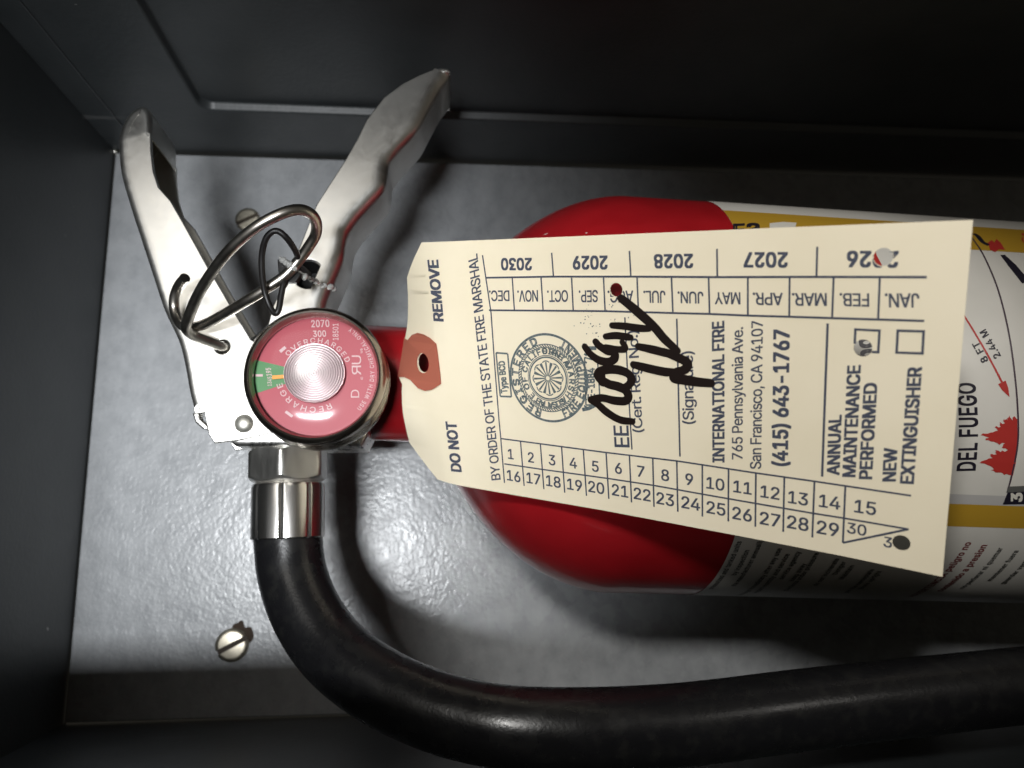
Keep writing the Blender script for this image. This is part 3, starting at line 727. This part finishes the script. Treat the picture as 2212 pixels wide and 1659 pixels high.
t3(LT, '(Signature)', (1499, 916), (1496.5, 758), (1475.5, 916), .014)
t3(LT, 'INTERNATIONAL FIRE', (1564.4, 999), (1564, 692.5), (1540, 999), .036)
t3(LT, '765 Pennsylvania Ave.', (1604, 992.5), (1605, 706), (1581.5, 992.5), .014)
t3(LT, 'San Francisco, CA 94107', (1644, 1013), (1648, 691), (1620.5, 1013), .014)
t3(LT, '(415) 643-1767', (1700.8, 1007.5), (1705, 710), (1669, 1006), .038)
t3(LT, 'ANNUAL', (1812.6, 1026.6), (1817.6, 895.6), (1786.7, 1026.6), .038)
t3(LT, 'MAINTENANCE', (1847, 1030.7), (1859, 788), (1820.3, 1030), .038)
t3(LT, 'PERFORMED', (1883, 1035.3), (1894.5, 826), (1856.3, 1034.8), .038)
t3(LT, 'NEW', (1934, 1040.2), (1938, 966.6), (1906.8, 1040.2), .040)
t3(LT, 'EXTINGUISHER', (1973, 1045.7), (1991, 792), (1945, 1044.3), .040)
for t, b0, b1, c0 in [('2030', (1149, 558), (1082, 558.5), (1149.5, 583)), ('2029', (1312.5, 553), (1237, 554), (1313, 581)), ('2028', (1497, 549), (1412, 550.5), (1498, 578)), ('2027', (1702, 545.5), (1606, 546), (1702, 577)), ('2026', (1941.5, 543), (1829.6, 543), (1940, 577))]:
    t3(LT, t, b0, b1, c0, .038)
for t, x0, x1, y0, y1, yc in [('DEC.', 1100.5, 1056.5, 627.5, 628, 650), ('NOV.', 1162.2, 1117.5, 627, 628, 651), ('OCT.', 1227, 1182, 627, 628, 651.4), ('SEP.', 1291.6, 1250.5, 627, 628, 652), ('AUG.', 1368, 1312.5, 628, 628.5, 653), ('JUL.', 1437.4, 1389.8, 628.5, 628.5, 654),
        ('JUN.', 1519.5, 1463.7, 630.7, 630, 655.5), ('MAY', 1599.4, 1543.6, 631.8, 631.8, 657), ('APR.', 1691, 1626, 633, 632.5, 659), ('MAR.', 1786, 1710.6, 633.5, 633.5, 660.5), ('FEB.', 1877.5, 1813.6, 634.3, 633.5, 662), ('JAN.', 1985.8, 1911.2, 634.3, 634.3, 664)]:
    t3(LT, t, (x0, y0), (x1, y1), (x0 + .5, yc), .018)
LT.f = clip(LT.v, LT.f); tag_mesh('printed_lettering', LT.v, LT.f, M_ink, .05)
DN = TMB()
hD = (tl(1103.4, 970.3) - tl(1103.4, 991.3)).length
ud = tl(1600, 1085) - tl(1100, 1003); ud = nrm(ud); vd = Vector((-ud.y, ud.x))
def num(t, c, sc=1.0):
    v, f = text(t, .016, res=3, space=.92); xa, xb = min(p.x for p in v), max(p.x for p in v); k = hD / CAP * sc; c = tl(*c)
    DN.add([(c + ud*((p.x-(xa+xb)/2)*k) + vd*((p.y-CAP/2)*k)).to_3d() + Vector((0, 0, p.z)) for p in v], f)
r1 = [(1103.4, 980.8), (1147, 988), (1192.6, 993.7), (1238.5, 999.9), (1286.2, 1007.3), (1336.1, 1011.4), (1384.4, 1018.2), (1437, 1026.4), (1488.9, 1035.4), (1545.4, 1045), (1604, 1052.8), (1663.4, 1063.7), (1724, 1076), (1792.2, 1084.2), (1869.1, 1095.9)]
r2 = [(1109.7, 1028.3), (1152.5, 1033.8), (1195.4, 1040), (1241.2, 1047.4), (1288.1, 1052.9), (1339.4, 1060), (1387.2, 1067.9), (1437, 1078.2), (1492.2, 1087.2), (1546.7, 1098.1), (1603.1, 1110.6), (1663.4, 1121.8), (1723.4, 1130), (1788.1, 1141.5)]
for i, c in enumerate(r1): num(str(i+1), c, 1.0)
for i, c in enumerate(r2): num(str(i+16), c, 1.06)
num('30', (1850.8, 1142.8), .85); num('3', (1918, 1171), .8)
DN.f = clip(DN.v, DN.f); tag_mesh('day_numbers', DN.v, DN.f, M_ink, .05)
GR = TMB(); GW = .34
rib(GR, [(1042.5, 551), (1061, 675), (1069, 790), (1078, 905), (1082, 946), (1090, 1043)], GW)
rib(GR, [(1049, 600), (1192, 597.5), (1363, 597.5), (1549, 598.5), (1764, 598), (2002, 598.5)], GW*1.15)
rib(GR, [(1056.5, 670), (1308, 672), (1454, 676), (1533, 678), (1616, 681.5), (1705, 684), (1798, 687), (1897, 690), (1996.5, 693)], GW*1.1)
for a, b in [((1192, 546), (1196, 599)), ((1360, 542), (1363, 597)), ((1549, 537.6), (1549.7, 598)), ((1765.6, 533), (1763.9, 597))]: rib(GR, [a, b], GW)
for a, b in [((1107, 601), (1111.6, 671)), ((1169, 600), (1173.5, 671)), ((1235, 600), (1238.6, 672)), ((1304, 600), (1307.4, 672)), ((1376.4, 600), (1379.4, 674)), ((1450.8, 600), (1453.8, 676)), ((1531, 600), (1533, 678)), ((1615.7, 600), (1615.7, 681)), ((1706, 600), (1705, 684)), ((1801, 600), (1797.6, 687)), ((1900.6, 600), (1897, 690))]: rib(GR, [a, b], GW)
rib(GR, [(1365.3, 970.8), (1357, 830), (1350, 685.5)], GW*.9); rib(GR, [(1469, 986), (1462.2, 688.4)], GW)
rib(GR, [(1788, 698.7), (1776, 1029.3)], GW*1.2)
rib(GR, [(1083, 947.3), (1309.4, 977.3), (1462.2, 995.5), (1516.7, 1003.7), (1632.6, 1021.4), (1759.5, 1039.4), (1968.2, 1070.5)], GW*.95)
rib(GR, [(1089.8, 1001.8), (1173, 1014), (1314.9, 1033.5), (1413, 1048.4), (1516.7, 1067), (1631.2, 1087), (1758, 1108.7), (1822.2, 1118.8), (1962.7, 1142.8)], GW*.95)
for a, b in [((1124.7, 952.7), (1132.6, 1049.6)), ((1167.6, 958.9), (1175.2, 1056.4)), ((1213.4, 963.7), (1220.2, 1064)), ((1260.3, 970.5), (1267.1, 1070.9)), ((1309.4, 976.5), (1315.4, 1077.4)), ((1359.9, 983), (1364.5, 1085)), ((1410.3, 989), (1413, 1094.6)), ((1462.2, 995), (1464.4, 1105)), ((1517.3, 1003.8), (1517.5, 1115.6)),
             ((1574, 1012.5), (1573.4, 1125.9)), ((1633.1, 1021.4), (1631.8, 1137.4)), ((1694.5, 1030.4), (1692, 1148.3)), ((1759.5, 1039.7), (1754.8, 1160.6)), ((1826.3, 1048), (1820.8, 1172.3))]: rib(GR, [a, b], GW)
rib(GR, [(1820.8, 1172.3), (1962.7, 1142.8)], GW*1.1)
GR.f = clip(GR.v, GR.f)
tag_mesh('calendar_grid', GR.v, GR.f, M_ink, .055)
for cs in ([(1848, 711.5), (1900, 714), (1897.2, 760.6), (1845.4, 758)], [(1939.5, 714), (1995.4, 715.6), (1992.7, 763.3), (1936.8, 761.5)]):
    B = TMB()
    for k in range(4):
        a, b = tl(*cs[k]), tl(*cs[(k+1) % 4]); t = nrm(b - a); ss = [a - t*.18 + (b - a + t*.36) * (j/14) for j in range(15)]; rib(B, ss, .4, True)
    B.f = clip(B.v, B.f); tag_mesh('check_box', B.v, B.f, M_ink, .05)
# --- the stamped seal
SE = TMB()
sc_ = (tl(1173, 722) + tl(1194, 910)) / 2; rs = (tl(1173, 722) - tl(1194, 910)).length / 2
def circle(r, w, a0=0, a1=360, n=96):
    rib(SE, [sc_ + Vector((math.cos(math.radians(a)), math.sin(math.radians(a)))) * rs * r for a in [a0 + (a1-a0)*k/n for k in range(n+1)]], w, True)
circle(1.0, .50); circle(.775, .22); circle(.705, .2); circle(.52, .18); circle(.48, .34)
for k in range(72):
    a = 2*math.pi*k/72; d = Vector((math.cos(a), math.sin(a))); d2 = Vector((math.cos(a+.07), math.sin(a+.07)))
    rib(SE, [sc_ + d*rs*.715, sc_ + d2*rs*.765], .24, True)
rot0 = math.radians(6)                      # the stamp reads from the lower end of the card
def sarc(t, r, deg, h, inward=False, bold=.02, sp=1.0):
    v, f = text(t, bold, res=2, space=sp); xa, xb = min(p.x for p in v), max(p.x for p in v); k = h*rs / CAP; am = math.radians(deg)
    o_ = []
    for p in v:
        x = (p.x-(xa+xb)/2)*k; y = p.y*k
        if inward: a = am + x/(r*rs); q2 = r*rs - y
        else: a = am - x/(r*rs); q2 = r*rs + y
        o_.append((sc_ + Vector((math.cos(a), math.sin(a)))*q2).to_3d() + Vector((0, 0, p.z)))
    SE.add(o_, f)
sarc('REGISTERED', .79, 181, .17, False, .05, 1.3)
sarc('FIRE EQUIPMENT', .965, 0, .17, True, .05, 1.0)
sarc('STATE OF CALIFORNIA', .555, 160, .13, False, .045, 1.12)
sarc('FIRE MARSHAL', .555, 15, .13, False, .045, 1.15)
sarc('STATE', .555, 275, .13, False, .045, 1.15)
for k in range(16):
    a = 2*math.pi*k/16 + .1; d = Vector((math.cos(a), math.sin(a))); n = Vector((-d.y, d.x))
    rib(SE, [sc_ + d*rs*.05, sc_ + d*rs*.20, sc_ + d*rs*.37], [.2, .34, .74 if k % 2 else .44], True)
    if k % 2 == 0: rib(SE, [sc_ + d*rs*.36 + n*rs*.09, sc_ + d*rs*.39 + n*rs*.04, sc_ + d*rs*.395, sc_ + d*rs*.39 - n*rs*.04, sc_ + d*rs*.36 - n*rs*.09], .26, True)
def quad(ps, w):
    for k in range(4): rib(SE, [ps[k], ps[(k+1) % 4]], w)
quad([(1072, 762), (1097, 764), (1105, 857), (1081, 856)], .4)
quad([(1263, 772), (1291, 780), (1297, 874), (1266, 875)], .32)
rib(SE, [(1258, 745), (1270, 752), (1288, 752)], .8); rib(SE, [(1258, 885), (1272, 882), (1292, 872)], .8)
for k in range(9):
    rib(SE, [(1262, 748 + k*16), (1268, 752 + k*16)], .4)
t3(SE, 'Type BCD', (1096, 849), (1090, 779), (1083, 850), .05)
t3(SE, 'E-1884', (1285, 860), (1284, 794), (1270, 861), .05)
tag_mesh('stamped_seal', SE.v, SE.f, M_seal, .045)
# --- pen signature: strokes read off the card
def z3(x, y): return (987.5 + .2728*x, 685.7 + .2728*y)
PN = TMB()
def stroke(pts, w):
    Q = [tl(*p) for p in pts]; Q = [Vector((v.x, v.y)) for v in crom([(q_.x, q_.y, 0) for q_ in Q], 7)]
    n = len(Q); ws = [w * (.82 + .18*math.sin(math.pi*min(1, i/(n-1)*1.0)) + .02*math.sin(i*.5)) for i in range(n)]
    rib(PN, Q, ws, True)
    for i in range(0, n, 2):
        k = 14; h_ = .03 + i * .0004; PN.add([(Q[i].x, Q[i].y, h_)] + [(Q[i].x + math.cos(2*math.pi*j/k)*ws[i]/2, Q[i].y + math.sin(2*math.pi*j/k)*ws[i]/2, h_) for j in range(k)], [(0, 1+j, 1+(j+1) % k) for j in range(k)])
    for p, r in ((Q[0], ws[0]), (Q[-1], ws[-1])):
        k = 12; PN.add([p] + [p + Vector((math.cos(2*math.pi*j/k), math.sin(2*math.pi*j/k)))*r/2 for j in range(k)], [(0, 1+j, 1+(j+1) % k) for j in range(k)])
pw = 1.78
stroke([z3(1390, 822), z3(1290, 808), z3(1190, 750), z3(1115, 685), z3(1062, 655)], pw*.95)
stroke([z3(1062, 652), z3(1150, 636), z3(1240, 655), z3(1330, 660), z3(1358, 625), z3(1335, 575), z3(1275, 545), z3(1200, 525), z3(1130, 480), z3(1120, 440), z3(1170, 415), z3(1270, 412), z3(1350, 440), z3(1385, 485), z3(1365, 530), z3(1325, 560)], pw*1.08)
stroke([z3(1150, 460), z3(1150, 505), z3(1200, 520)], pw*1.1)
stroke([z3(1015, 232), z3(1060, 290), z3(1130, 338), z3(1205, 350), z3(1250, 320), z3(1245, 275), z3(1190, 262), z3(1130, 225), z3(1100, 192)], pw)
stroke([z3(1180, 232), z3(1260, 250), z3(1325, 250), z3(1330, 225), z3(1310, 195)], pw*.8)
stroke([z3(1178, 150), z3(1260, 142), z3(1340, 152), z3(1378, 158)], pw*.85)
stroke([z3(1228, 62), z3(1330, 68), z3(1430, 82), z3(1520, 88)], pw*.85)
stroke([(1341, 643), (1350, 650), (1373, 669), (1412, 704), z3(1640, 165), z3(1745, 262)], pw*1.05)
stroke([z3(1745, 265), z3(1690, 285), z3(1560, 255), z3(1435, 228)], pw*.95)
stroke([z3(1640, 270), z3(1760, 320), z3(1825, 360), z3(1805, 410), z3(1735, 430)], pw*1.05)
stroke([z3(1398, 372), z3(1500, 398), z3(1640, 428), z3(1735, 432)], pw)
stroke([z3(1730, 440), z3(1720, 480), z3(1800, 492), z3(1900, 508), z3(2010, 518)], pw*1.1)
PN.f = clip(PN.v, PN.f)
tag_mesh('pen_signature', PN.v, PN.f, M_pen, .16)
# ink specks beside the signature
SPK = TMB()
for k in range(46):
    bx, by = random.choice([(1262, 700), (1285, 712), (1325, 680), (1352, 690), (1277, 672)]); px, py = random.gauss(bx, 8), random.gauss(by, 12); r = random.uniform(.05, .17); p = tl(px, py)
    SPK.add([p + Vector((math.cos(a), math.sin(a)))*r for a in [j*math.pi/3 for j in range(6)]], [(0, 1, 2, 3, 4, 5)])
tag_mesh('ink_specks', SPK.v, SPK.f, M_seal, .05)
